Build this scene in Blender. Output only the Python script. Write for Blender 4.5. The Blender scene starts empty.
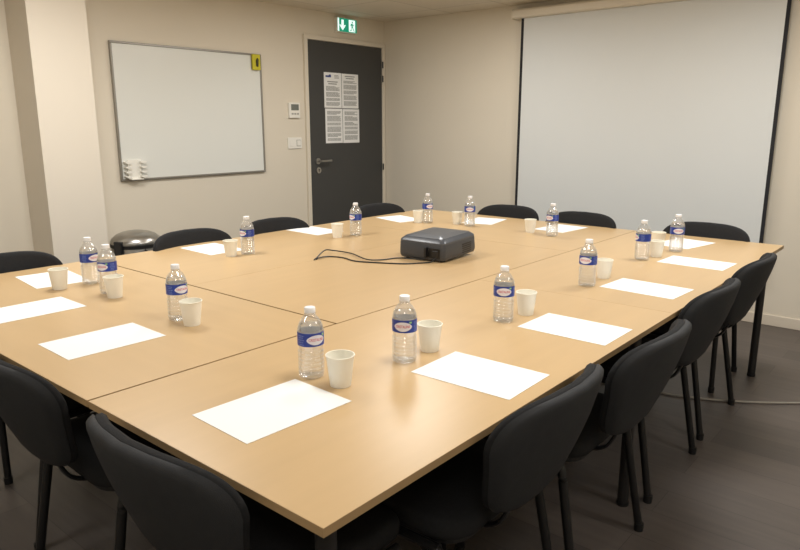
import bpy, bmesh, math, random
from mathutils import Vector, Matrix
random.seed(7)
C = bpy.context.scene.collection
PI = math.pi

# ------------------------------------------------------------------ materials
def lin(c):
    return tuple(((v/255.0)/12.92 if v/255.0 <= .04045 else ((v/255.0+.055)/1.055)**2.4) for v in c) + (1.0,)

def base_mat(name, col, rough=.5, metal=0.0, bump=0.0, bscale=200.0, var=0.0, vscale=3.0, spec=.5, stretch=None):
    m = bpy.data.materials.new(name); m.use_nodes = True
    nt = m.node_tree; b = nt.nodes['Principled BSDF']
    b.inputs['Roughness'].default_value = rough
    b.inputs['Metallic'].default_value = metal
    b.inputs['Specular IOR Level'].default_value = spec
    c = lin(col)
    tc = nt.nodes.new('ShaderNodeTexCoord')
    mp = nt.nodes.new('ShaderNodeMapping'); nt.links.new(tc.outputs['Object'], mp.inputs['Vector'])
    if stretch: mp.inputs['Scale'].default_value = stretch
    n = nt.nodes.new('ShaderNodeTexNoise'); n.inputs['Scale'].default_value = vscale; n.inputs['Detail'].default_value = 5
    nt.links.new(mp.outputs['Vector'], n.inputs['Vector'])
    r = nt.nodes.new('ShaderNodeValToRGB')
    r.color_ramp.elements[0].position = .3; r.color_ramp.elements[1].position = .7
    r.color_ramp.elements[0].color = tuple(v*(1-var) for v in c[:3]) + (1,)
    r.color_ramp.elements[1].color = tuple(min(1, v*(1+var)) for v in c[:3]) + (1,)
    nt.links.new(n.outputs['Fac'], r.inputs['Fac']); nt.links.new(r.outputs['Color'], b.inputs['Base Color'])
    if bump > 0:
        n2 = nt.nodes.new('ShaderNodeTexNoise'); n2.inputs['Scale'].default_value = bscale; n2.inputs['Detail'].default_value = 3
        nt.links.new(tc.outputs['Object'], n2.inputs['Vector'])
        bp = nt.nodes.new('ShaderNodeBump'); bp.inputs['Strength'].default_value = bump; bp.inputs['Distance'].default_value = .002
        nt.links.new(n2.outputs['Fac'], bp.inputs['Height']); nt.links.new(bp.outputs['Normal'], b.inputs['Normal'])
    return m

def emit_mat(name, col, s):
    m = bpy.data.materials.new(name); m.use_nodes = True
    b = m.node_tree.nodes['Principled BSDF']
    b.inputs['Base Color'].default_value = lin(col)
    b.inputs['Emission Color'].default_value = lin(col); b.inputs['Emission Strength'].default_value = s
    return m

def clear_mat(name, tint, edge, gl=.10):
    """thin clear plastic / water: see-through, with reflections that grow toward the rim"""
    m = bpy.data.materials.new(name); m.use_nodes = True
    nt = m.node_tree; nt.nodes.clear()
    out = nt.nodes.new('ShaderNodeOutputMaterial')
    tr = nt.nodes.new('ShaderNodeBsdfTransparent'); tr.inputs['Color'].default_value = tint
    gs = nt.nodes.new('ShaderNodeBsdfGlossy'); gs.inputs['Roughness'].default_value = gl
    gs.inputs['Color'].default_value = (1, 1, 1, 1)
    lw = nt.nodes.new('ShaderNodeLayerWeight'); lw.inputs['Blend'].default_value = edge
    mx = nt.nodes.new('ShaderNodeMixShader')
    nt.links.new(lw.outputs['Facing'], mx.inputs['Fac'])
    sc = nt.nodes.new('ShaderNodeMath'); sc.operation = 'MULTIPLY_ADD'; sc.inputs[1].default_value = .60; sc.inputs[2].default_value = .09
    nt.links.new(lw.outputs['Facing'], sc.inputs[0]); nt.links.new(sc.outputs[0], mx.inputs['Fac'])
    nt.links.new(tr.outputs[0], mx.inputs[1]); nt.links.new(gs.outputs[0], mx.inputs[2])
    df = nt.nodes.new('ShaderNodeBsdfDiffuse'); df.inputs['Color'].default_value = (.9, .91, .92, 1)
    m2 = nt.nodes.new('ShaderNodeMixShader'); m2.inputs['Fac'].default_value = .10
    nt.links.new(mx.outputs[0], m2.inputs[1]); nt.links.new(df.outputs[0], m2.inputs[2])
    nt.links.new(m2.outputs[0], out.inputs['Surface'])
    return m

def water_mat():
    m = bpy.data.materials.new('bottled_water'); m.use_nodes = True
    nt = m.node_tree; nt.nodes.clear()
    out = nt.nodes.new('ShaderNodeOutputMaterial')
    tr = nt.nodes.new('ShaderNodeBsdfTransparent'); tr.inputs['Color'].default_value = (.97, .98, .98, 1)
    gl = nt.nodes.new('ShaderNodeBsdfGlass'); gl.inputs['IOR'].default_value = 1.25; gl.inputs['Roughness'].default_value = .03
    mx = nt.nodes.new('ShaderNodeMixShader'); mx.inputs['Fac'].default_value = .5
    nt.links.new(tr.outputs[0], mx.inputs[1]); nt.links.new(gl.outputs[0], mx.inputs[2])
    nt.links.new(mx.outputs[0], out.inputs['Surface'])
    return m

def label_mat():
    """printed film: blue outside, inside painted pale for the light refracted by the water"""
    m = base_mat('blue_label', (34, 60, 152), .4, var=.05, vscale=60)
    nt = m.node_tree; b = nt.nodes['Principled BSDF']; src = b.inputs['Base Color'].links[0].from_socket
    ge = nt.nodes.new('ShaderNodeNewGeometry'); mx = nt.nodes.new('ShaderNodeMix'); mx.data_type = 'RGBA'
    nt.links.new(ge.outputs['Backfacing'], mx.inputs[0]); nt.links.new(src, mx.inputs[6]); mx.inputs[7].default_value = lin((205, 205, 208))  # pale inner face stands in for light refracted through the water
    nt.links.new(mx.outputs[2], b.inputs['Base Color'])
    return m

def floor_mat():
    m = base_mat('dark_vinyl_planks', (84, 77, 73), rough=.42, spec=.4)
    nt = m.node_tree; b = nt.nodes['Principled BSDF']
    tc = nt.nodes.new('ShaderNodeTexCoord')
    mp = nt.nodes.new('ShaderNodeMapping'); mp.inputs['Rotation'].default_value = (0, 0, PI/2)
    nt.links.new(tc.outputs['Object'], mp.inputs['Vector'])
    br = nt.nodes.new('ShaderNodeTexBrick')
    br.inputs['Scale'].default_value = 1; br.inputs['Brick Width'].default_value = 1.2; br.inputs['Row Height'].default_value = .18
    br.inputs['Mortar Size'].default_value = .0012; br.inputs['Mortar Smooth'].default_value = .3
    br.inputs['Color1'].default_value = lin((97, 89, 84)); br.inputs['Color2'].default_value = lin((82, 76, 72)); br.inputs['Mortar'].default_value = lin((66, 61, 58))
    nt.links.new(mp.outputs['Vector'], br.inputs['Vector'])
    mp2 = nt.nodes.new('ShaderNodeMapping'); mp2.inputs['Scale'].default_value = (16, 1.3, 1)
    nt.links.new(tc.outputs['Object'], mp2.inputs['Vector'])
    n = nt.nodes.new('ShaderNodeTexNoise'); n.inputs['Scale'].default_value = 2.2; n.inputs['Detail'].default_value = 6
    nt.links.new(mp2.outputs['Vector'], n.inputs['Vector'])
    r = nt.nodes.new('ShaderNodeValToRGB'); r.color_ramp.elements[0].position = .3; r.color_ramp.elements[1].position = .75
    r.color_ramp.elements[0].color = (.86, .86, .86, 1); r.color_ramp.elements[1].color = (1.08, 1.07, 1.05, 1)
    nt.links.new(n.outputs['Fac'], r.inputs['Fac'])
    mx = nt.nodes.new('ShaderNodeMix'); mx.data_type = 'RGBA'; mx.blend_type = 'MULTIPLY'; mx.inputs[0].default_value = 1
    nt.links.new(br.outputs['Color'], mx.inputs[6]); nt.links.new(r.outputs['Color'], mx.inputs[7])
    nt.links.new(mx.outputs[2], b.inputs['Base Color'])
    return m

def ceiling_mat():
    m = base_mat('ceiling_tiles', (226, 216, 198), rough=.7)
    nt = m.node_tree; b = nt.nodes['Principled BSDF']
    tc = nt.nodes.new('ShaderNodeTexCoord')
    br = nt.nodes.new('ShaderNodeTexBrick'); br.offset = 0; br.inputs['Scale'].default_value = 1
    br.inputs['Brick Width'].default_value = .6; br.inputs['Row Height'].default_value = .6; br.inputs['Mortar Size'].default_value = .006
    br.inputs['Color1'].default_value = lin((228, 219, 202)); br.inputs['Color2'].default_value = lin((222, 212, 194)); br.inputs['Mortar'].default_value = lin((196, 186, 168))
    nt.links.new(tc.outputs['Object'], br.inputs['Vector']); nt.links.new(br.outputs['Color'], b.inputs['Base Color'])
    return m

M = {
 'wall': base_mat('painted_wall', (222, 213, 196), .62, bump=.12, bscale=160, var=.012, vscale=1.2, spec=.3),
 'wall2': base_mat('painted_pillar', (224, 215, 200), .62, bump=.12, bscale=160, var=.01, vscale=1.2, spec=.3),
 'trim': base_mat('painted_trim', (224, 213, 196), .45, var=.01),
 'floor': floor_mat(), 'ceil': ceiling_mat(),
 'oak': base_mat('beech_laminate', (196, 166, 123), .30, var=.035, vscale=2.0, stretch=(1.2, 9, 1), spec=.45),
 'band': base_mat('beech_edge_band', (160, 132, 94), .45, var=.05, vscale=4, stretch=(2, 2, 20)),
 'legmetal': base_mat('dark_grey_table_metal', (42, 41, 41), .4, .3, var=.05),
 'fabric': base_mat('black_chair_fabric', (32, 32, 33), .9, bump=.55, bscale=700, var=.12, vscale=90, spec=.25),
 'shell': base_mat('black_chair_back_cover', (37, 38, 40), .72, bump=.35, bscale=500, var=.1, vscale=40, spec=.35),
 'blackmetal': base_mat('black_tube_metal', (22, 22, 23), .38, .2, var=.06),
 'blackplastic': base_mat('black_plastic', (20, 20, 21), .5, var=.05),
 'paper': base_mat('white_paper', (238, 238, 236), .8, var=.004, vscale=6),
 'cup': base_mat('cream_paper_cup', (244, 240, 226), .55, var=.012, vscale=30),
 'clear': clear_mat('clear_bottle_plastic', (.97, .975, .98, 1), .25),
 'water': water_mat(),
 'cap': base_mat('white_cap', (238, 238, 240), .4, var=.01),
 'blue': label_mat(),
 'labelwhite': base_mat('label_white', (235, 232, 238), .45, var=.01),
 'labelpale': base_mat('label_pale_blue', (120, 140, 205), .45, var=.02),
 'red': base_mat('label_red', (205, 84, 104), .5, var=.03),
 'green': base_mat('label_green', (150, 205, 130), .5, var=.03),
 'proj': base_mat('dark_grey_projector_plastic', (60, 62, 66), .38, bump=.08, bscale=900, var=.03),
 'projtop': base_mat('slate_projector_lid', (72, 76, 83), .3, var=.03),
 'darkport': base_mat('dark_port', (14, 14, 15), .5, var=.1),
 'metal': base_mat('brushed_steel', (176, 174, 170), .3, .95, var=.05, stretch=(1, 1, 30), vscale=5),
 'alu': base_mat('aluminium_frame', (150, 146, 138), .4, .6, var=.03),
 'board': base_mat('whiteboard_enamel', (226, 227, 221), .22, var=.008, vscale=1.5),
 'yellow': base_mat('yellow_eraser', (200, 190, 42), .6, var=.06),
 'felt': base_mat('dark_felt', (70, 66, 40), .9, var=.1),
 'doorgrey': base_mat('charcoal_door', (63, 63, 62), .5, var=.04, vscale=2, stretch=(1, 1, .4)),
 'print': base_mat('grey_print', (150, 150, 147), .8, var=.15, vscale=60),
 'printdark': base_mat('dark_print', (86, 86, 88), .8, var=.1, vscale=60),
 'logoblue': base_mat('logo_blue', (60, 78, 140), .7, var=.05),
 'signgreen': emit_mat('exit_green', (20, 140, 108), .75),
 'signwhite': emit_mat('exit_white', (225, 248, 244), 1.0),
 'whiteplastic': base_mat('white_plastic', (236, 233, 224), .4, var=.01),
 'greyplastic': base_mat('grey_plastic', (168, 166, 158), .45, var=.02),
 'lcd': base_mat('lcd_grey', (112, 116, 110), .25, var=.05),
 'screen': base_mat('matte_projection_screen', (217, 219, 217), .85, var=.012, vscale=1.0),
 'screenblack': base_mat('screen_black_border', (30, 29, 32), .8, var=.05),
 'case': base_mat('cream_screen_case', (222, 213, 196), .4, var=.01),
 'cablegrey': base_mat('grey_cable', (150, 144, 134), .5, var=.05),
 'cableblack': base_mat('black_cable', (24, 24, 25), .45, var=.05),
}

# ------------------------------------------------------------------ geometry helpers
def obj(name, bm, mat, parent=None, smooth=False, bevel=0, subsurf=0, angle=.6):
    me = bpy.data.meshes.new(name)
    bmesh.ops.recalc_face_normals(bm, faces=bm.faces)
    if smooth:
        for f in bm.faces: f.smooth = True
        for e in bm.edges:
            if len(e.link_faces) == 2 and e.calc_face_angle(0) > angle: e.smooth = False
    bm.to_mesh(me); bm.free()
    me.materials.append(M[mat] if isinstance(mat, str) else mat)
    o = bpy.data.objects.new(name, me); C.objects.link(o)
    if parent: o.parent = parent
    if bevel:
        md = o.modifiers.new('bevel', 'BEVEL'); md.width = bevel; md.segments = 3; md.limit_method = 'ANGLE'; md.angle_limit = .6
    if subsurf:
        md = o.modifiers.new('sub', 'SUBSURF'); md.levels = subsurf; md.render_levels = subsurf
    return o

def tag(o, label=None, cat=None, group=None, kind=None):
    if label: o['label'] = label
    if cat: o['category'] = cat
    if group: o['group'] = group
    if kind: o['kind'] = kind
    return o

def empty(name, loc=(0, 0, 0), rz=0):
    o = bpy.data.objects.new(name, None); C.objects.link(o)
    o.location = loc; o.rotation_euler = (0, 0, rz); o.empty_display_size = .1
    return o

def box(bm, x0, x1, y0, y1, z0, z1):
    v = [bm.verts.new(p) for p in [(x0,y0,z0),(x1,y0,z0),(x1,y1,z0),(x0,y1,z0),(x0,y0,z1),(x1,y0,z1),(x1,y1,z1),(x0,y1,z1)]]
    for f in [(0,3,2,1),(4,5,6,7),(0,1,5,4),(1,2,6,5),(2,3,7,6),(3,0,4,7)]: bm.faces.new([v[i] for i in f])
    return bm

def B(*a):
    bm = bmesh.new()
    if a: box(bm, *a)
    return bm

def lathe(prof, n=32, bm=None, cx=0, cy=0):
    """profile of (r, z); closes with a fan where r == 0"""
    bm = bm or bmesh.new(); rings = []
    for r, z in prof:
        if r <= 1e-6: rings.append([bm.verts.new((cx, cy, z))])
        else: rings.append([bm.verts.new((cx+r*math.cos(2*PI*k/n), cy+r*math.sin(2*PI*k/n), z)) for k in range(n)])
    for a, b in zip(rings, rings[1:]):
        for k in range(n):
            k2 = (k+1) % n
            if len(a) == 1 and len(b) == 1: continue
            if len(a) == 1: bm.faces.new((a[0], b[k], b[k2]))
            elif len(b) == 1: bm.faces.new((a[k], b[0], a[k2]))
            else: bm.faces.new((a[k], a[k2], b[k2], b[k]))
    return bm

def tube(pts, r, n=10, bm=None, ry=None):
    bm = bm or bmesh.new(); pts = [Vector(p) for p in pts]; rings = []
    up = Vector((0, 0, 1))
    for i, p in enumerate(pts):
        d = (pts[min(i+1, len(pts)-1)] - pts[max(i-1, 0)]).normalized()
        s = d.cross(up)
        if s.length < .2: s = d.cross(Vector((1, 0, 0)))
        s.normalize(); t = s.cross(d).normalized()
        rings.append([bm.verts.new(p + s*r*math.cos(2*PI*k/n) + t*(ry or r)*math.sin(2*PI*k/n)) for k in range(n)])
    for a, b in zip(rings, rings[1:]):
        for k in range(n): bm.faces.new((a[k], a[(k+1) % n], b[(k+1) % n], b[k]))
    bm.faces.new(rings[0][::-1]); bm.faces.new(rings[-1])
    return bm

def spline(pts, per=8):
    P = [Vector(p) for p in pts]; P = [2*P[0]-P[1]] + P + [2*P[-1]-P[-2]]; out = []
    for i in range(1, len(P)-2):
        for k in range(per):
            t = k/per; a, b, c, d = P[i-1:i+3]
            out.append(.5*((2*b) + (c-a)*t + (2*a-5*b+4*c-d)*t*t + (3*b-a-3*c+d)*t**3))
    out.append(P[-2]); return out

def prism(poly, axis, a, b, bm=None):
    """extrude a 2-D polygon; axis 'y': poly in (x,z), 'x': poly in (y,z), 'z': poly in (x,y)"""
    bm = bm or bmesh.new()
    def P(u, v, t): return (u, t, v) if axis == 'y' else ((t, u, v) if axis == 'x' else (u, v, t))
    A = [bm.verts.new(P(u, v, a)) for u, v in poly]; Bv = [bm.verts.new(P(u, v, b)) for u, v in poly]
    n = len(poly)
    for i in range(n): bm.faces.new((A[i], A[(i+1) % n], Bv[(i+1) % n], Bv[i]))
    bm.faces.new(A[::-1]); bm.faces.new(Bv)
    return bm

def rrect(w, h, r, n=5, cx=0, cy=0):
    out = []
    for sx, sy, a0 in ((1, 1, 0), (-1, 1, 90), (-1, -1, 180), (1, -1, 270)):
        for k in range(n+1):
            a = math.radians(a0+90*k/n); out.append((cx+sx*(w/2-r)+r*math.cos(a), cy+sy*(h/2-r)+r*math.sin(a)))
    return out

def copy_tree(o, parent=None):
    c = o.copy(); C.objects.link(c)
    if parent: c.parent = parent
    for ch in list(o.children): copy_tree(ch, c)
    return c

def struct(name, bm, mat, parent=None, **k):
    o = obj(name, bm, mat, parent, **k)
    if not parent: o['kind'] = 'structure'
    return o

# ------------------------------------------------------------------ room shell
XR, YL, X0, Y0, H = 4.48, 3.81, -2.1, -2.3, 2.33
struct('floor', B(X0, XR, Y0, YL, -.1, 0), 'floor')
struct('ceiling', B(X0, XR, Y0, YL, H, H+.1), 'ceil')
struct('wall_left', B(X0-.1, XR+.1, YL, YL+.1, -.1, H+.1), 'wall')
struct('wall_right', B(XR, XR+.1, Y0-.1, YL, -.1, H+.1), 'wall')
struct('wall_rear', B(X0-.1, X0, Y0-.1, YL, -.1, H+.1), 'wall')
struct('wall_near', B(X0, XR, Y0-.1, Y0, -.1, H+.1), 'wall')
struct('wall_pillar', B(1.08, 1.428, 3.52, YL, 0, H), 'wall2')
struct('baseboard_right', B(XR-.013, XR, Y0, YL, 0, .075), 'trim', bevel=.003)
bm = B(X0, 1.08, YL-.013, YL, 0, .075); box(bm, 1.428, 3.425, YL-.013, YL, 0, .075)
struct('baseboard_left', bm, 'trim', bevel=.003)

# door in the left wall
door = struct('door_1', B(3.472, 4.428, YL-.016, YL, .006, 2.082), 'doorgrey', bevel=.003)
bm = prism([(3.430, 0), (3.468, 0), (3.468, 2.086), (4.432, 2.086), (4.432, 0), (4.470, 0), (4.470, 2.124), (3.430, 2.124)], 'y', YL-.024, YL)
struct('trim_1', bm, 'wall', bevel=.003)
YD = YL-.016
def disc_y(cx, cz, r, y0, y1, n=24):
    return prism([(cx+r*math.cos(2*PI*k/n), cz+r*math.sin(2*PI*k/n)) for k in range(n)], 'y', y0, y1)
hd = obj('handle', disc_y(3.557, 1.05, .027, YD-.009, YD), 'metal', door, smooth=True)
bm = tube([(3.557, YD-.008, 1.05), (3.557, YD-.045, 1.05)], .010); tube(spline([(3.557, YD-.045, 1.05), (3.60, YD-.05, 1.05), (3.685, YD-.045, 1.052)]), .0095, bm=bm)
obj('lever', bm, 'metal', hd, smooth=True)
kh = obj('keyhole_rosette', disc_y(3.563, .968, .027, YD-.008, YD), 'metal', door, smooth=True)
bm = disc_y(3.563, .974, .007, YD-.011, YD-.008); prism([(3.560, .955), (3.566, .955), (3.5655, .972), (3.5605, .972)], 'y', YD-.0105, YD-.008, bm)
obj('keyhole', bm, 'darkport', kh)
for z in (1.93, 1.80, .96, .25):
    obj('hinge', lathe([(0, z-.03), (.007, z-.03), (.007, z+.03), (0, z+.03)], 12, cx=4.430, cy=YD-.012), 'legmetal', door, smooth=True)

# notices on the door: four sheets, two by two
def notice(x0, z1, seed, logo, label):
    rnd = random.Random(seed); w, h = .216, .306
    n = obj('door_notice', B(x0, x0+w, YD-.0016, YD-.0002, z1-h, z1), 'paper')
    tag(n, label, 'notice', 'notices on the door')
    bm = bmesh.new(); z = z1-.022; y0, y1 = YD-.0022, YD-.0016
    if logo:
        lg = B(x0+.020, x0+.088, y0, y1, z1-.042, z1-.026)
        for i in range(6): box(lg, x0+.060+i*.004, x0+.066+i*.004, y0, y1, z1-.026, z1-.017-.001*abs(i-3))
        obj('letterhead', lg, 'logoblue', n); 
        for i in range(3): box(bm, x0+.128, x0+.128+.05+.012*rnd.random(), y0, y1, z1-.026-i*.011, z1-.021-i*.011)
        z = z1-.075
    elif seed == 2:
        z = z1-.018
    if seed in (1, 2):
        for i in range(2): box(bm, x0+.04+.012*i, x0+.17-.012*i, y0, y1, z-.009, z); z -= .018
        z -= .008
    while z > z1-h+.022:
        for k in range(rnd.randint(3, 6)):
            if z < z1-h+.022: break
            x = x0+.022; e = x0+w-.020-(.07*rnd.random() if rnd.random() < .3 else .006*rnd.random())
            while x < e:
                l = .014+.03*rnd.random(); box(bm, x, min(e, x+l), y0, y1, z-.0052, z); x += l+.0025
            z -= .0082
        z -= .0105
    obj('printed_text', bm, 'print', n)
notice(3.655, 1.824, 1, True, 'printed notice with blue letterhead, upper left of four on the dark door')
notice(3.877, 1.822, 2, False, 'printed white notice, upper right of four on the dark door')
notice(3.662, 1.511, 3, False, 'printed white notice, lower left of four on the dark door')
notice(3.884, 1.509, 4, False, 'printed white notice, lower right of four on the dark door')

# emergency exit sign above the door
sg = empty('exit_sign', (3.936, YL, 2.180))
tag(sg, 'green lit emergency exit sign with arrow above the dark door', 'sign')
obj('sign_housing', B(-.124, .124, -.040, 0, -.004, .120), 'whiteplastic', sg, bevel=.003)
pn = obj('sign_panel', B(-.120, .120, -.044, -.040, .002, .114), 'signgreen', sg)
def PZ(pts): return [(x, z) for x, z in pts]
bm = prism([(-.062+dx, .01+dz) for dx, dz in [(0, .002), (.036, .042), (.036, .052), (.014, .040), (.014, .092), (-.014, .092), (-.014, .040), (-.036, .052), (-.036, .042)]], 'y', -.0452, -.044)
obj('arrow', bm, 'signwhite', pn)
obj('sign_edge', B(-.122, -.106, -.0455, -.044, .003, .113), 'signwhite', pn)
dr = obj('door_pictogram', B(.018, .098, -.0452, -.044, .008, .108), 'signwhite', pn)
bm = prism([(.062+.008*math.cos(2*PI*k/14), .090+.008*math.sin(2*PI*k/14)) for k in range(14)], 'y', -.0462, -.0452)
for poly in ([(.046,.078),(.062,.080),(.070,.046),(.052,.044)], [(.060,.079),(.084,.066),(.082,.060),(.060,.070)], [(.048,.078),(.034,.064),(.038,.056),(.044,.062),(.052,.070)],
             [(.060,.048),(.070,.046),(.080,.028),(.092,.020),(.088,.013),(.072,.024)], [(.050,.048),(.060,.046),(.050,.028),(.030,.024),(.030,.016),(.056,.020)]):
    prism(poly, 'y', -.0462, -.0452, bm)
obj('running_figure', bm, 'signgreen', dr)

# thermostat and switches left of the door
th = empty('thermostat', (3.30, YL, 1.49)); tag(th, 'white wall thermostat with grey display left of the door', 'thermostat')
obj('body', prism(rrect(.122, .128, .006), 'y', -.022, 0), 'whiteplastic', th, bevel=.003)
obj('display', B(-.040, .044, -.0235, -.022, .000, .050), 'lcd', th)
for i in range(3): obj('button', B(-.038+.030*i, -.016+.030*i, -.025, -.022, -.036, -.022), 'greyplastic', th, bevel=.001)
sw = empty('light_switch', (3.302, YL, 1.215)); tag(sw, 'double white light switch plate below the thermostat', 'light switch')
obj('plate', prism(rrect(.156, .094, .006), 'y', -.010, 0), 'whiteplastic', sw, bevel=.002)
obj('rocker', B(-.062, -.018, -.0135, -.010, -.026, .026), 'whiteplastic', sw, bevel=.0015)
f = obj('switch_frame', B(.016, .064, -.0115, -.010, -.027, .027), 'greyplastic', sw, bevel=.001)
obj('rocker', B(.020, .060, -.0145, -.0115, -.023, .023), 'whiteplastic', sw, bevel=.0015)

# whiteboard
wb = empty('whiteboard', (2.33, YL, 1.455)); tag(wb, 'large white dry-erase board in aluminium frame on the left wall', 'whiteboard')
W2, H2 = .632, .467
obj('writing_surface', B(-W2+.008, W2-.008, -.014, -.002, -H2+.008, H2-.008), 'board', wb)
bm = bmesh.new()
for a in ((-W2, W2, H2-.014, H2), (-W2, W2, -H2, -H2+.014), (-W2, -W2+.014, -H2+.014, H2-.014), (W2-.014, W2, -H2+.014, H2-.014)):
    box(bm, a[0], a[1], -.022, 0, a[2], a[3])
obj('frame', bm, 'alu', wb, bevel=.003)
er = empty('board_eraser', (2.901, YL-.014, 1.857)); tag(er, 'yellow magnetic eraser at the top right of the whiteboard', 'eraser')
obj('body', prism(rrect(.076, .120, .008), 'y', -.026, -.008), 'yellow', er, bevel=.003)
obj('felt_pad', B(-.034, .034, -.008, -.0005, -.056, .056), 'felt', er)
obj('grip', prism([(-.008, -.03), (.010, -.036), (.016, .02), (.004, .034), (-.010, .012)], 'y', -.034, -.026), 'felt', er, bevel=.002)
mh = empty('marker_holder', (1.800, YL-.014, 1.066)); tag(mh, 'white plastic marker rack with eight clips at lower left of the whiteboard', 'marker rack')
obj('back_plate', prism(rrect(.10, .136, .004), 'y', -.010, -.0005), 'whiteplastic', mh, bevel=.002)
for s in (-1, 1):
    for k in range(4):
        z = .052-.033*k
        bm = prism([(s*.036, z+.004), (s*.036, z-.005), (s*.058, z-.014), (s*.080, z-.003), (s*.080, z+.004)], 'y', -.040, -.003)
        obj('clip', bm, 'whiteplastic', mh, bevel=.0015)
obj('lower_ledge', B(-.045, .045, -.045, -.002, -.070, -.064), 'whiteplastic', mh, bevel=.0015)

# projection screen on the right wall
sc = empty('projection_screen', (XR, 1.29, 0)); tag(sc, 'wide pull-down white projection screen with black side borders on right wall', 'projection screen')
xs = -.055
obj('screen_fabric', B(xs-.001, xs+.001, -.954, .952, .40, 2.215), 'screen', sc)
obj('side_border', B(xs-.0016, xs+.0016, .952, .976, .40, 2.215), 'screenblack', sc)
obj('side_border', B(xs-.0016, xs+.0016, -.978, -.954, .40, 2.215), 'screenblack', sc)
obj('bottom_border', B(xs-.0016, xs+.0016, -.978, .976, .345, .40), 'screenblack', sc)
obj('bottom_bar', tube([(xs, -.985, .335), (xs, .983, .335)], .011), 'whiteplastic', sc, smooth=True)
obj('case', prism([(-.10, 2.212), (-.108, 2.222), (-.108, 2.268), (-.095, 2.282), (-.012, 2.282), (-.002, 2.27), (-.002, 2.212)], 'y', -1.05, 1.035), 'case', sc, bevel=.004)
for y in (-1.054, 1.039):
    obj('end_cap', prism([(-.103, 2.208), (-.111, 2.220), (-.111, 2.270), (-.097, 2.286), (-.010, 2.286), (0, 2.272), (0, 2.208)], 'y', y-.006, y+.006), 'case', sc, bevel=.002)

# waste bin
bn = empty('waste_bin', (1.625, 3.53, 0)); tag(bn, 'round brushed steel pedal bin with domed lid between pillar and table', 'bin')
R = .158
obj('body', lathe([(0, .03), (R, .03), (R, .575), (R-.004, .585), (0, .585)], 40), 'metal', bn, smooth=True)
obj('base_ring', lathe([(0, 0), (R+.004, 0), (R+.004, .032), (0, .032)], 40), 'blackplastic', bn, smooth=True)
obj('top_ring', lathe([(R-.01, .578), (R+.006, .578), (R+.006, .600), (R-.01, .600)], 40), 'blackplastic', bn, smooth=True)
obj('lid', lathe([(R+.004, .600), (R+.005, .612), (R-.004, .632), (R-.03, .655), (R-.07, .672), (R-.11, .680), (0, .684)], 40), 'metal', bn, smooth=True)
a = math.radians(200)
o = obj('lid_hinge', B(R-.012, R+.020, -.03, .03, .45, .628), 'blackplastic', bn, bevel=.006); o.rotation_euler = (0, 0, a)
o = obj('carry_handle', tube(spline([(R+.004, -.085, .575), (R+.020, -.05, .545), (R+.022, 0, .535), (R+.020, .05, .545), (R+.004, .085, .575)]), .006), 'blackplastic', bn, smooth=True); o.rotation_euler = (0, 0, math.radians(-75))
o = obj('pedal', B(R-.01, R+.06, -.035, .035, .012, .028), 'blackplastic', bn, bevel=.004); o.rotation_euler = (0, 0, math.radians(-75))

# ------------------------------------------------------------------ tables
T, TH = .74, .0175
def table(x0, x1, y0, y1, label, grain_x, g=(.0004, .0004, .0004, .0004), legs=None):
    x0, x1, y0, y1 = x0+g[0], x1-g[1], y0+g[2], y1-g[3]
    cx, cy = (x0+x1)/2, (y0+y1)/2; w, d = (x1-x0)/2, (y1-y0)/2
    t = empty('meeting_table', (cx, cy, 0)); tag(t, label, 'table', 'beech tables pushed together')
    top = obj('tabletop', B(-w+.0008, w-.0008, -d+.0008, d-.0008, T-TH, T), oak_x if grain_x else oak_y, t)
    bm = bmesh.new()
    for a in ((-w, w, -d, -d+.0008), (-w, w, d-.0008, d), (-w, -w+.0008, -d+.0008, d-.0008), (w-.0008, w, -d+.0008, d-.0008)): box(bm, *a, T-TH, T-.0004)
    obj('edge_band', bm, 'band', t)
    bm = bmesh.new(); i = .07
    for a in ((-w+i, w-i, -d+i, -d+i+.02), (-w+i, w-i, d-i-.02, d-i), (-w+i, -w+i+.02, -d+i, d-i), (w-i-.02, w-i, -d+i, d-i)): box(bm, *a, T-TH-.045, T-TH)
    obj('under_frame', bm, 'legmetal', t)
    for lx, ly in (legs or [(cx+sx*(w-.07), cy+sy*(d-.07)) for sx in (-1, 1) for sy in (-1, 1)]):
        l = obj('leg', lathe([(0, .012), (.020, .012), (.020, T-TH-.002), (0, T-TH-.002)], 20, cx=lx-cx, cy=ly-cy), 'legmetal', t, smooth=True)
        obj('foot_pad', lathe([(0, 0), (.022, 0), (.022, .014), (0, .014)], 16, cx=lx-cx, cy=ly-cy), 'blackplastic', l, smooth=True)
    return t
def wood(name, stretch):
    return base_mat(name, (196, 166, 123), .31, var=.03, vscale=2.0, stretch=stretch, spec=.4)
oak_x = wood('beech_laminate_lengthwise', (1.0, 9, 1)); oak_y = wood('beech_laminate_crosswise', (9, 1.0, 1))
L, Wd, s1, sA, sB, sC = 3.404, 2.475, .8075, .828, 1.667, 2.50
table(0, sB, 0, s1, 'beech-topped table at the near corner, lowest in the photo', True, (0, 0, 0, .003), [(.07, .07), (.36, s1-.07), (sB-.07, .10), (sB-.07, s1-.07)])
table(sB, L, 0, s1, 'beech-topped table along the row of right-hand chairs, ending at right corner', True, (.0, 0, 0, .0016), [(sB+.15, .42), (sB+.15, s1-.07), (L-.07, .07), (L-.07, s1-.07)])
table(0, sA, s1, Wd, 'beech-topped table at the left, turned crosswise below the pillar', False, (0, .003, .003, 0), [(.36, s1+.07), (sA-.07, s1+.07), (.07, Wd-.07), (sA-.07, Wd-.07)])
ms = (s1+Wd)/2
table(sA, sC, s1, ms, 'central beech-topped table with the projector on it', True, (.003, .0004, .001, .0003))
table(sA, sC, ms, Wd, 'beech-topped table along the whiteboard side before the door', True, (.003, .0004, .0003, 0))
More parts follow.
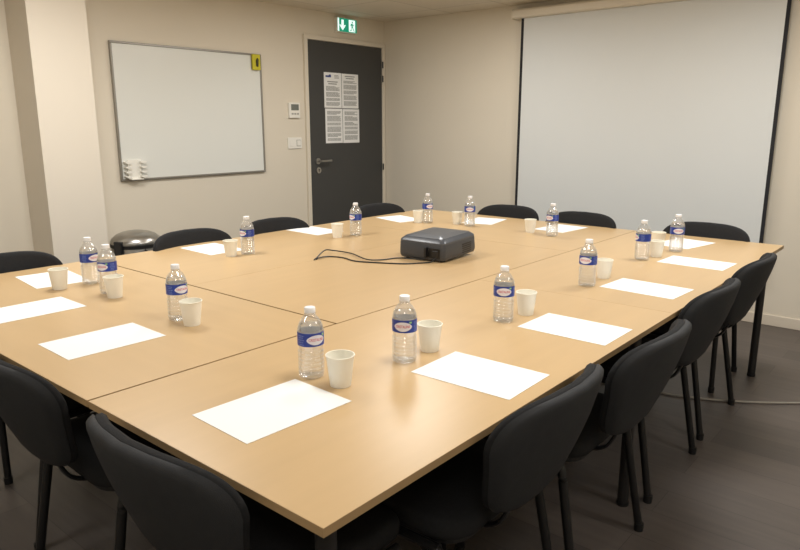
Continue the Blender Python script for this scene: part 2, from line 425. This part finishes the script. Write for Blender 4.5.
table(sC, L, s1, Wd, 'beech-topped table at the far corner before the projection screen', False, (.0004, 0, .0016, 0))

# ------------------------------------------------------------------ chairs
def back_pt(u, v, off):
    """u -1..1 across, v 0..1 up, mapped from a disc-like rounded outline"""
    z = .500 + .316*v
    y = -.035 - .112*max(v, 0)**1.25 + .070*u*u*(.55+.45*v) - .016*math.sin(PI*v)
    return Vector((u*.250, y+off, z))
def back_outline(n=56):
    """closed outline of the backrest in (u, v): wide rounded top, narrower rounded foot"""
    out = []
    for k in range(n):
        a = 2*PI*k/n; c, s = math.cos(a), math.sin(a)
        e = 2/4.2
        u = math.copysign(abs(c)**e, c); v = math.copysign(abs(s)**e, s)
        v2 = .5+.5*v
        wdt = .72+.28*min(1, (v2/.70))**.8
        if v > 0: v2 -= .030*u*u*v
        out.append((u*wdt, v2))
    return out
def back_mesh(f0, off0, f1, off1, bulge):
    """solid pad: outline scaled by f0 at offset off0 to f1 at off1, domed caps"""
    bm = bmesh.new(); ol = back_outline(); n = len(ol)
    steps = [(f0*.90, off0), (f0*.97, off0+(off1-off0)*.12), (f0, off0+(off1-off0)*.35), (f1, off0+(off1-off0)*.72), (f1*.965, off0+(off1-off0)*.94), (f1*.90, off1)]
    def ring(f, off): return [bm.verts.new(back_pt(u*f, .5+(v-.5)*f, off)) for u, v in ol]
    inner0 = [(.0, 0), (.25, 0), (.5, 0), (.72, 0)]
    rings = []
    c0 = bm.verts.new(back_pt(0, .5, off0-bulge))
    for f, _ in inner0[1:]: rings.append(ring(f*f0, off0-bulge*(1-(f/.9)**2)))
    for f, o in steps: rings.append(ring(f, o))
    for f, _ in inner0[:0:-1]: rings.append(ring(f*f1, off1+bulge*(1-(f/.9)**2)))
    c1 = bm.verts.new(back_pt(0, .5, off1+bulge))
    for a, b in zip(rings, rings[1:]):
        for k in range(n): bm.faces.new((a[k], a[(k+1) % n], b[(k+1) % n], b[k]))
    for k in range(n):
        bm.faces.new((c0, rings[0][(k+1) % n], rings[0][k])); bm.faces.new((c1, rings[-1][k], rings[-1][(k+1) % n]))
    return bm

def make_chair():
    t = empty('conference_chair')
    # seat: padded cushion with waterfall front, thin black pan below
    ol = rrect(.445, .415, .085, 8); n = len(ol); bm = bmesh.new(); rings = []
    for f, z in ((.80, .428), (.96, .430), (.995, .438), (1.0, .452), (.985, .466), (.94, .475), (.80, .480), (.5, .483), (.2, .484)):
        ring = []
        for x, y in ol:
            x2, y2 = x*f, y*f; dip = -.020*max(0, y2/.225)**3 + .010*(x2/.235)**2 if z > .46 else 0
            ring.append(bm.verts.new((x2, .238+y2, z+dip)))
        rings.append(ring)
    for a, b in zip(rings, rings[1:]):
        for k in range(n): bm.faces.new((a[k], a[(k+1) % n], b[(k+1) % n], b[k]))
    bm.faces.new(rings[0][::-1]); bm.faces.new(rings[-1])
    obj('seat', bm, 'fabric', t, smooth=True, angle=1.2)
    obj('seat_pan', prism(rrect(.41, .38, .07, 6, 0, .238), 'z', .412, .432), 'blackplastic', t, bevel=.006)
    obj('backrest', back_mesh(.985, -.006, .985, .026, .006), 'fabric', t, smooth=True, angle=1.2)
    obj('back_shell', back_mesh(.975, -.022, 1.0, .006, .003), 'shell', t, smooth=True, angle=1.2)
    # frame under the seat and the upright that carries the back
    bm = bmesh.new()
    for s in (-1, 1): tube([(s*.232, .075, .424), (s*.232, .37, .424)], .0125, bm=bm)
    tube([(-.232, .12, .410), (.232, .12, .410)], .011, bm=bm); tube([(-.232, .33, .410), (.232, .33, .410)], .011, bm=bm)
    obj('seat_frame', bm, 'blackmetal', t, smooth=True)
    for s in (-1, 1):
        bm = tube(spline([(s*.09, .20, .424), (s*.09, .07, .426), (s*.09, .004, .450), (s*.09, -.032, .515), (s*.085, -.072, .60)]), .013, ry=.006)
        obj('back_bracket', bm, 'blackmetal', t, smooth=True)
    for s in (-1, 1):
        for pts in ([(s*.252, 0, .012), (s*.240, .052, .30), (s*.235, .072, .405), (s*.232, .090, .424)], [(s*.252, .405, .012), (s*.240, .378, .30), (s*.235, .366, .405), (s*.232, .350, .424)]):
            l = obj('leg', tube(spline(pts, 5), .0135, 12), 'blackmetal', t, smooth=True)
            p = pts[0]; obj('foot_cap', lathe([(0, 0), (.0155, 0), (.0165, .028), (0, .030)], 14, cx=p[0], cy=p[1]), 'blackplastic', l, smooth=True)
    return t
# rear-foot midpoint, facing angle (0 = faces +y)
chairs = [
 (.680, .025, .02, 'first black chair from the near corner along the right-hand table side'),
 (1.222, -.010, .01, 'second black chair from the near corner along the right-hand table side'),
 (1.925, .032, -.01, 'third black chair from the near corner along the right-hand table side'),
 (2.585, .045, .00, 'fourth black chair along the right-hand side, beside the right table corner'),
 (.018, .405, -PI/2+.0, 'black chair on the left side nearest the camera, back seen from behind'),
 (.030, 1.115, -PI/2-.03, 'black chair at the left photo edge, second from the near corner'),
 (.083, 1.722, -PI/2, 'left-hand black chair with only its legs in view at the left edge'),
 (.440, 2.415, PI, 'black chair before the pillar, showing only its top at left photo edge'),
 (1.375, 2.385, PI+.02, 'black chair below the whiteboard, beside the steel bin'),
 (1.960, 2.390, PI-.02, 'black chair left of the dark door, right of the whiteboard'),
 (2.930, 2.420, PI-.05, 'black chair in front of the dark door'),
 (3.370, 1.740, PI/2+.02, 'black chair before the screen, nearest the far table corner'),
 (3.340, 1.180, PI/2, 'middle one of three black chairs before the projection screen'),
 (3.350, .415, PI/2-.02, 'black chair before the screen at the right table corner'),
]
c0 = make_chair()
for i, (x, y, rz, lab) in enumerate(chairs):
    o = c0 if i == 0 else copy_tree(c0)
    o.location = (x, y, 0); o.rotation_euler = (0, 0, rz)
    tag(o, lab, 'chair', 'black chairs around the table')

# ------------------------------------------------------------------ place phrases for sheets, bottles, cups
PL = {
 'L1': 'first place from the near corner on the left side',
 'L2': 'second place from the near corner on the left side',
 'L3': 'left side place at the left photo edge',
 'R1': 'first place from the near corner on the right side',
 'R2': 'second place from the near corner on the right side',
 'R3': 'third place from the near corner on the right side',
 'R4': 'fourth right-side place beside the right corner',
 'F1': 'place in front of the wall pillar',
 'F2': 'place beside the steel bin',
 'F3': 'place left of the door',
 'F4': 'place before the dark door',
 'S1': 'screen-side place nearest the far corner',
 'S2': 'middle screen-side place',
 'S3': 'screen-side place at the right corner',
}
sheets = [('L1', .257, .435, -.038, 'x'), ('R1', .749, .193, .021, 'y'), ('R2', 1.283, .184, -.005, 'y'), ('R3', 1.967, .208, -.062, 'y'), ('R4', 2.617, .213, -.037, 'y'),
 ('L2', .250, 1.227, -.021, 'x'), ('L3', .254, 1.756, -.006, 'x'), ('F1', .517, 2.195, -.106, 'y'), ('F2', 1.367, 2.270, -.043, 'y'), ('F3', 2.131, 2.312, -.042, 'y'),
 ('F4', 2.870, 2.251, -.256, 'y'), ('S1', 3.153, 1.747, .20, 'x'), ('S2', 3.185, 1.202, -.088, 'x'), ('S3', 3.119, .435, -.205, 'x')]
bm = B(-.1485, .1485, -.105, .105, 0, .0009)
s0 = obj('paper_sheet', bm, 'paper')
for i, (k, x, y, a, d) in enumerate(sheets):
    o = s0 if i == 0 else s0.copy()
    if i: C.objects.link(o)
    o.location = (x, y, T+.0003); o.rotation_euler = (0, 0, a if d == 'x' else a+PI/2)
    tag(o, 'blank white paper sheet at the '+PL[k], 'paper', 'white sheets on the table')

# ------------------------------------------------------------------ bottles
BR = .0335
def curved_patch(r, pts2d, zc, tri=True):
    """closed 2-D outline (arc length, z) wrapped on a cylinder of radius r facing -y, filled as a fan grid"""
    bm = bmesh.new(); cx = sum(p[0] for p in pts2d)/len(pts2d); cz = sum(p[1] for p in pts2d)/len(pts2d)
    def w(u, z): a = u/r - PI/2; return (r*math.cos(a), r*math.sin(a), zc+z)
    ringsn = 4; rings = []
    for q in range(1, ringsn+1): rings.append([bm.verts.new(w(cx+(u-cx)*q/ringsn, cz+(z-cz)*q/ringsn)) for u, z in pts2d])
    c = bm.verts.new(w(cx, cz)); n = len(pts2d)
    for k in range(n): bm.faces.new((c, rings[0][k], rings[0][(k+1) % n]))
    for a, b in zip(rings, rings[1:]):
        for k in range(n): bm.faces.new((a[k], b[k], b[(k+1) % n], a[(k+1) % n]))
    return bm
def wrapped_text(txt, width, height, r, zc):
    cu = bpy.data.curves.new('lettering', 'FONT'); cu.body = txt; cu.align_x = 'CENTER'; cu.align_y = 'CENTER'; cu.resolution_u = 2; cu.offset = .012
    o = bpy.data.objects.new('lettering', cu); C.objects.link(o)
    dg = bpy.context.evaluated_depsgraph_get(); me = bpy.data.meshes.new_from_object(o.evaluated_get(dg))
    bpy.data.objects.remove(o); bpy.data.curves.remove(cu)
    bm = bmesh.new(); bm.from_mesh(me); bpy.data.meshes.remove(me)
    xs_ = [v.co.x for v in bm.verts]; ys_ = [v.co.y for v in bm.verts]
    kx = width/(max(xs_)-min(xs_)); ky = height/(max(ys_)-min(ys_)); mx = (max(xs_)+min(xs_))/2; my = (max(ys_)+min(ys_))/2
    for v in bm.verts:
        u = (v.co.x-mx)*kx; z = (v.co.y-my)*ky; a = u/r-PI/2
        v.co = Vector((r*math.cos(a), r*math.sin(a), zc+z))
    return bm
def make_bottle():
    t = empty('water_bottle')
    prof = [(0, .006), (.018, .004), (.026, 0), (.031, .002), (BR-.0005, .009)]
    z = .014
    while z < .078:
        prof += [(BR, z), (BR, z+.004), (BR-.0026, z+.0062), (BR-.0026, z+.0082)]; z += .0108
    prof += [(BR-.002, .082), (BR-.0005, .086), (BR-.0005, .124), (BR+.0002, .127), (BR-.001, .134), (BR-.005, .145), (BR-.012, .156), (.0150, .163), (.0125, .168), (.0125, .176)]
    obj('bottle_body', lathe(prof, 36), 'clear', t, smooth=True, angle=1.5)
    wp = [(0, .008), (.018, .006), (.026, .003), (.030, .004), (BR-.0022, .011), (BR-.0034, .05), (BR-.0034, .082), (BR-.0022, .088), (BR-.0022, .126), (BR-.0026, .134), (BR-.006, .1425), (0, .1427)]
    obj('water', lathe(wp, 36), 'water', t, smooth=True)
    obj('cap', lathe([(0, .1705), (.0138, .1705), (.0142, .172), (.0142, .1815), (.0132, .184), (0, .1845)], 28), 'cap', t, smooth=True)
    obj('neck_ring', lathe([(.011, .1665), (.0152, .1665), (.0152, .1690), (.011, .1690)], 28), 'clear', t, smooth=True)
    lb = obj('label_sleeve', lathe([(BR+.0004, .0885), (BR+.0004, .1230)], 48), 'blue', t, smooth=True)
    el = [(.0235*math.cos(2*PI*k/40)*(1+.10*(abs(math.cos(2*PI*k/40))**8)), .0128*math.sin(2*PI*k/40)) for k in range(40)]
    ov = obj('white_oval', curved_patch(BR+.0009, el, .1055), 'labelwhite', lb, smooth=True)
    obj('lettering', wrapped_text('CRISTALINE', .041, .0075, BR+.0013, .1062), 'red', lb, smooth=False)
    obj('green_mark', curved_patch(BR+.0009, [(.018, .012), (.025, .012), (.025, .017), (.018, .017)], .1025), 'green', lb)
    for s in (-1, 1):
        bm = bmesh.new()
        for q, (z, a, b) in enumerate(((.116, .034, .052), (.111, .036, .050), (.105, .033, .054), (.099, .036, .051), (.093, .034, .048))):
            for u in range(3):
                u0 = s*(a+(b-a)*u/3); u1 = s*(a+(b-a)*(u+.75)/3); p = []
                for uu, zz in ((u0, z-.0012), (u1, z-.0012), (u1, z+.0012), (u0, z+.0012)):
                    an = uu/(BR+.0009)-PI/2; p.append(bm.verts.new(((BR+.0009)*math.cos(an), (BR+.0009)*math.sin(an), zz)))
                bm.faces.new(p)
        obj('small_print', bm, 'labelpale', lb)
    return t
CAM = Vector((-.671, -.728, 1.3835))
bottles = [('L1', 0.454, 0.520, 25), ('R1', 0.699, 0.409, -8), ('R2', 1.205, 0.403, 0), ('R3', 1.854, 0.409, -22), ('R4', 2.533, 0.443, -75), ('S3', 2.853, 0.389, 12), ('S2', 2.882, 1.106, -38), ('S1', 2.907, 1.701, 0), ('F4', 2.856, 2.002, 30), ('F3', 2.17, 2.002, -50), ('F2', 1.398, 2.014, -50), ('L2', 0.526, 1.254, 32), ('L3', 0.552, 1.774, -40), ('F1', 0.586, 1.993, 40)]
b0 = make_bottle()
for i, (k, x, y, a) in enumerate(bottles):
    o = b0 if i == 0 else copy_tree(b0)
    o.location = (x, y, T+.0003); q = {'L1': 1.01, 'R1': 1.012, 'R2': 1.015, 'L2': 1.015}.get(k, 1.035); o.scale = (q, q, q)
    o.rotation_euler = (0, 0, math.atan2(CAM.y-y, CAM.x-x)+PI/2+math.radians(a))
    tag(o, 'blue-labelled clear water bottle at the '+PL[k], 'bottle', 'water bottles on the table')

# ------------------------------------------------------------------ cups
def make_cup():
    t = empty('paper_cup')
    obj('cup_wall', lathe([(0, .004), (.0250, .004), (.0252, 0), (.0262, 0), (.0355, .0795), (.0349, .0795), (.0254, .006), (0, .006)], 36), 'cup', t, smooth=True)
    bm = bmesh.new(); n, m = 36, 8; g = []
    for i in range(n):
        a = 2*PI*i/n; g.append([bm.verts.new(((.0358+.0016*math.cos(2*PI*j/m))*math.cos(a), (.0358+.0016*math.cos(2*PI*j/m))*math.sin(a), .0795+.0016*math.sin(2*PI*j/m))) for j in range(m)])
    for i in range(n):
        for j in range(m): bm.faces.new((g[i][j], g[(i+1) % n][j], g[(i+1) % n][(j+1) % m], g[i][(j+1) % m]))
    obj('rolled_rim', bm, 'cup', t, smooth=True)
    o = obj('side_seam', prism([(.0262, .002), (.0272, .002), (.0364, .078), (.0355, .078)], 'y', -.003, .003), 'cup', t)
    return t
cups = [('L1', 0.458, 0.418, 1.0), ('R1', 0.814, 0.41, 1.0), ('R2', 1.328, 0.388, 0.98), ('R3', 2.036, 0.417, 0.98), ('R4', 2.649, 0.415, 0.98), ('S2', 2.921, 1.27, 0.98), ('S1', 2.923, 1.81, 0.98), ('F4', 2.813, 2.048, 0.98), ('F3', 2.047, 2.032, 0.98), ('F2', 1.309, 2.033, 0.98), ('L2', 0.517, 1.162, 1.0), ('L3', 0.534, 1.699, 1.0), ('F1', 0.459, 1.993, 1.0), ('S3', 2.925, 0.505, 0.98)]
k0 = make_cup()
for i, (k, x, y, s) in enumerate(cups):
    o = k0 if i == 0 else copy_tree(k0)
    o.location = (x, y, T+.0003); o.rotation_euler = (0, 0, random.uniform(0, 6)); o.scale = (s, s, s)
    tag(o, 'cream white paper cup at the '+PL[k], 'cup', 'paper cups on the table')

# ------------------------------------------------------------------ projector and cables
pj = empty('projector', (1.826, 1.245, T+.0003), math.radians(3)); pj.rotation_euler = (0, math.radians(-2.2), math.radians(3)); tag(pj, 'dark grey video projector on the central table, its socket side facing the camera', 'projector')
# local: x 0..0.30 away from the near face, y -.14..+.14 along it
pw, pd, ph = .133, .298, .102
ol = rrect(pd, 2*pw, .022, 5, pd/2, 0); n = len(ol); bm = bmesh.new(); rings = []
for f, z in ((.90, .006), (.965, .008), (.995, .018), (1.0, .030), (.985, ph-.022), (.955, ph-.010)):
    rings.append([bm.verts.new((pd/2+(x-pd/2)*f, y*f, z)) for x, y in ol])
for a, b in zip(rings, rings[1:]):
    for k in range(n): bm.faces.new((a[k], a[(k+1) % n], b[(k+1) % n], b[k]))
bm.faces.new(rings[0][::-1]); bm.faces.new(rings[-1])
obj('body', bm, 'proj', pj, smooth=True, angle=.5)
bm = bmesh.new(); rings = []
for f, z in ((.975, ph-.020), (.978, ph-.012), (.955, ph-.006), (.84, ph+.007), (.5, ph+.012)):
    rings.append([bm.verts.new((pd/2+(x-pd/2)*f, y*f, z)) for x, y in ol])
for a, b in zip(rings, rings[1:]):
    for k in range(n): bm.faces.new((a[k], a[(k+1) % n], b[(k+1) % n], b[k]))
bm.faces.new(rings[0][::-1]); bm.faces.new(rings[-1])
obj('lid', bm, 'projtop', pj, smooth=True, angle=.5)
obj('socket_recess', B(-.001, .006, -.112, -.030, .020, .066), 'darkport', pj)
so = obj('power_socket', B(-.004, .004, -.102, -.068, .026, .056), 'blackplastic', pj, bevel=.003)
obj('video_plug', B(-.020, .004, -.044, -.032, .022, .070), 'blackplastic', pj, bevel=.003)
bm = bmesh.new()
for k in range(5): box(bm, .002, .008, .066, .108, .020+.010*k, .024+.010*k)
obj('vent_grille', bm, 'darkport', pj)
bm = bmesh.new()
for k in range(5): box(bm, .165, .245, -pw-.0002, -pw+.006, .020+.010*k, .025+.010*k)
obj('vent_grille', bm, 'darkport', pj)
ln = obj('lens_barrel', tube([(pd-.01, .08, .046), (pd+.012, .08, .046)], .030, 24), 'blackplastic', pj, smooth=True)
obj('lens', tube([(pd+.010, .08, .046), (pd+.0135, .08, .046)], .024, 24), 'darkport', ln, smooth=True)
for x, y in ((.04, -.10), (.04, .10), (.25, 0)): obj('foot', lathe([(0, -x*.0375), (.012, -x*.0375), (.012, .010), (0, .010)], 14, cx=x, cy=y), 'blackplastic', pj)
zc = T+.0036
o = obj('power_cable', tube(spline([(1.515, ms, T-.05), (1.515, ms, T-.004), (1.535, 1.640, zc+.004), (1.60, 1.640, zc), (1.624, 1.569, zc), (1.603, 1.463, zc), (1.643, 1.357, zc), (1.701, 1.251, zc), (1.764, 1.200, zc), (1.815, 1.170, zc+.002), (1.835, 1.150, T+.030), (1.858, 1.142, T+.034)], 8), .0032, 8), 'cableblack', None, smooth=True)
tag(o, 'black cable running from the projector socket, nearer of two strands', 'cable', 'black projector cables')
o = obj('video_cable', tube(spline([(1.500, ms, T-.05), (1.500, ms, T-.004), (1.525, 1.645, zc+.006), (1.62, 1.690, zc+.022), (1.69, 1.705, zc+.010), (1.715, 1.600, zc+.004), (1.640, 1.420, zc+.0075), (1.715, 1.385, zc), (1.790, 1.360, zc), (1.822, 1.290, zc), (1.824, 1.225, zc+.006), (1.840, 1.206, T+.032)], 8), .0032, 8), 'cableblack', None, smooth=True)
tag(o, 'black projector cable arching away from the table, farther of two strands', 'cable', 'black projector cables')
o = obj('floor_cable', tube(spline([(4.20, -1.45, .006), (3.60, -.80, .006), (3.065, -.22, .006), (2.865, .057, .006), (2.76, .30, .006), (2.70, .62, .006), (2.45, 1.10, .006), (2.1, 1.6, .006)], 8), .0055, 8), 'cablegrey', None, smooth=True)
tag(o, 'thin grey cable lying across the dark floor under the right-hand chairs', 'cable')

# ------------------------------------------------------------------ lights
def panel_or_fill(x, y, power, size=.6, col=(1, .99, .96)):  # area lamp, used for the ceiling panels and the added fills
    l = bpy.data.lights.new('panel_or_fill_light', 'AREA'); l.shape = 'SQUARE'; l.size = size; l.energy = power; l.color = col
    o = bpy.data.objects.new('panel_or_fill_light', l); C.objects.link(o); o.location = (x, y, H-.012)
panel_or_fill(3.05, 2.25, 23)
panel_or_fill(.95, 2.35, 30)
panel_or_fill(2.95, .15, 29)
panel_or_fill(.95, .15, 18)
panel_or_fill(-1.05, 1.6, 15)  # added fill light from the camera side, no real panel
panel_or_fill(-1.05, -1.1, 18)  # added fill behind the camera, brightens the cup fronts
panel_or_fill(1.6, -1.5, 15)  # another added fill light, out of view
w = bpy.data.worlds.new('world'); bpy.context.scene.world = w; w.use_nodes = True
w.node_tree.nodes['Background'].inputs['Color'].default_value = (.5, .5, .52, 1); w.node_tree.nodes['Background'].inputs['Strength'].default_value = .02

# ------------------------------------------------------------------ camera
cam = bpy.data.cameras.new('camera'); co = bpy.data.objects.new('camera', cam); C.objects.link(co)
cam.sensor_fit = 'HORIZONTAL'; cam.sensor_width = 36; cam.lens = 676.297*36/800; cam.clip_start = .02
co.location = (-.671029, -.727781, 1.383455); co.rotation_euler = (1.34978322, .00035369, -.87123599)
bpy.context.scene.camera = co
vs = bpy.context.scene.view_settings; vs.view_transform = 'Standard'; vs.look = 'None'; vs.exposure = 0; vs.gamma = 1
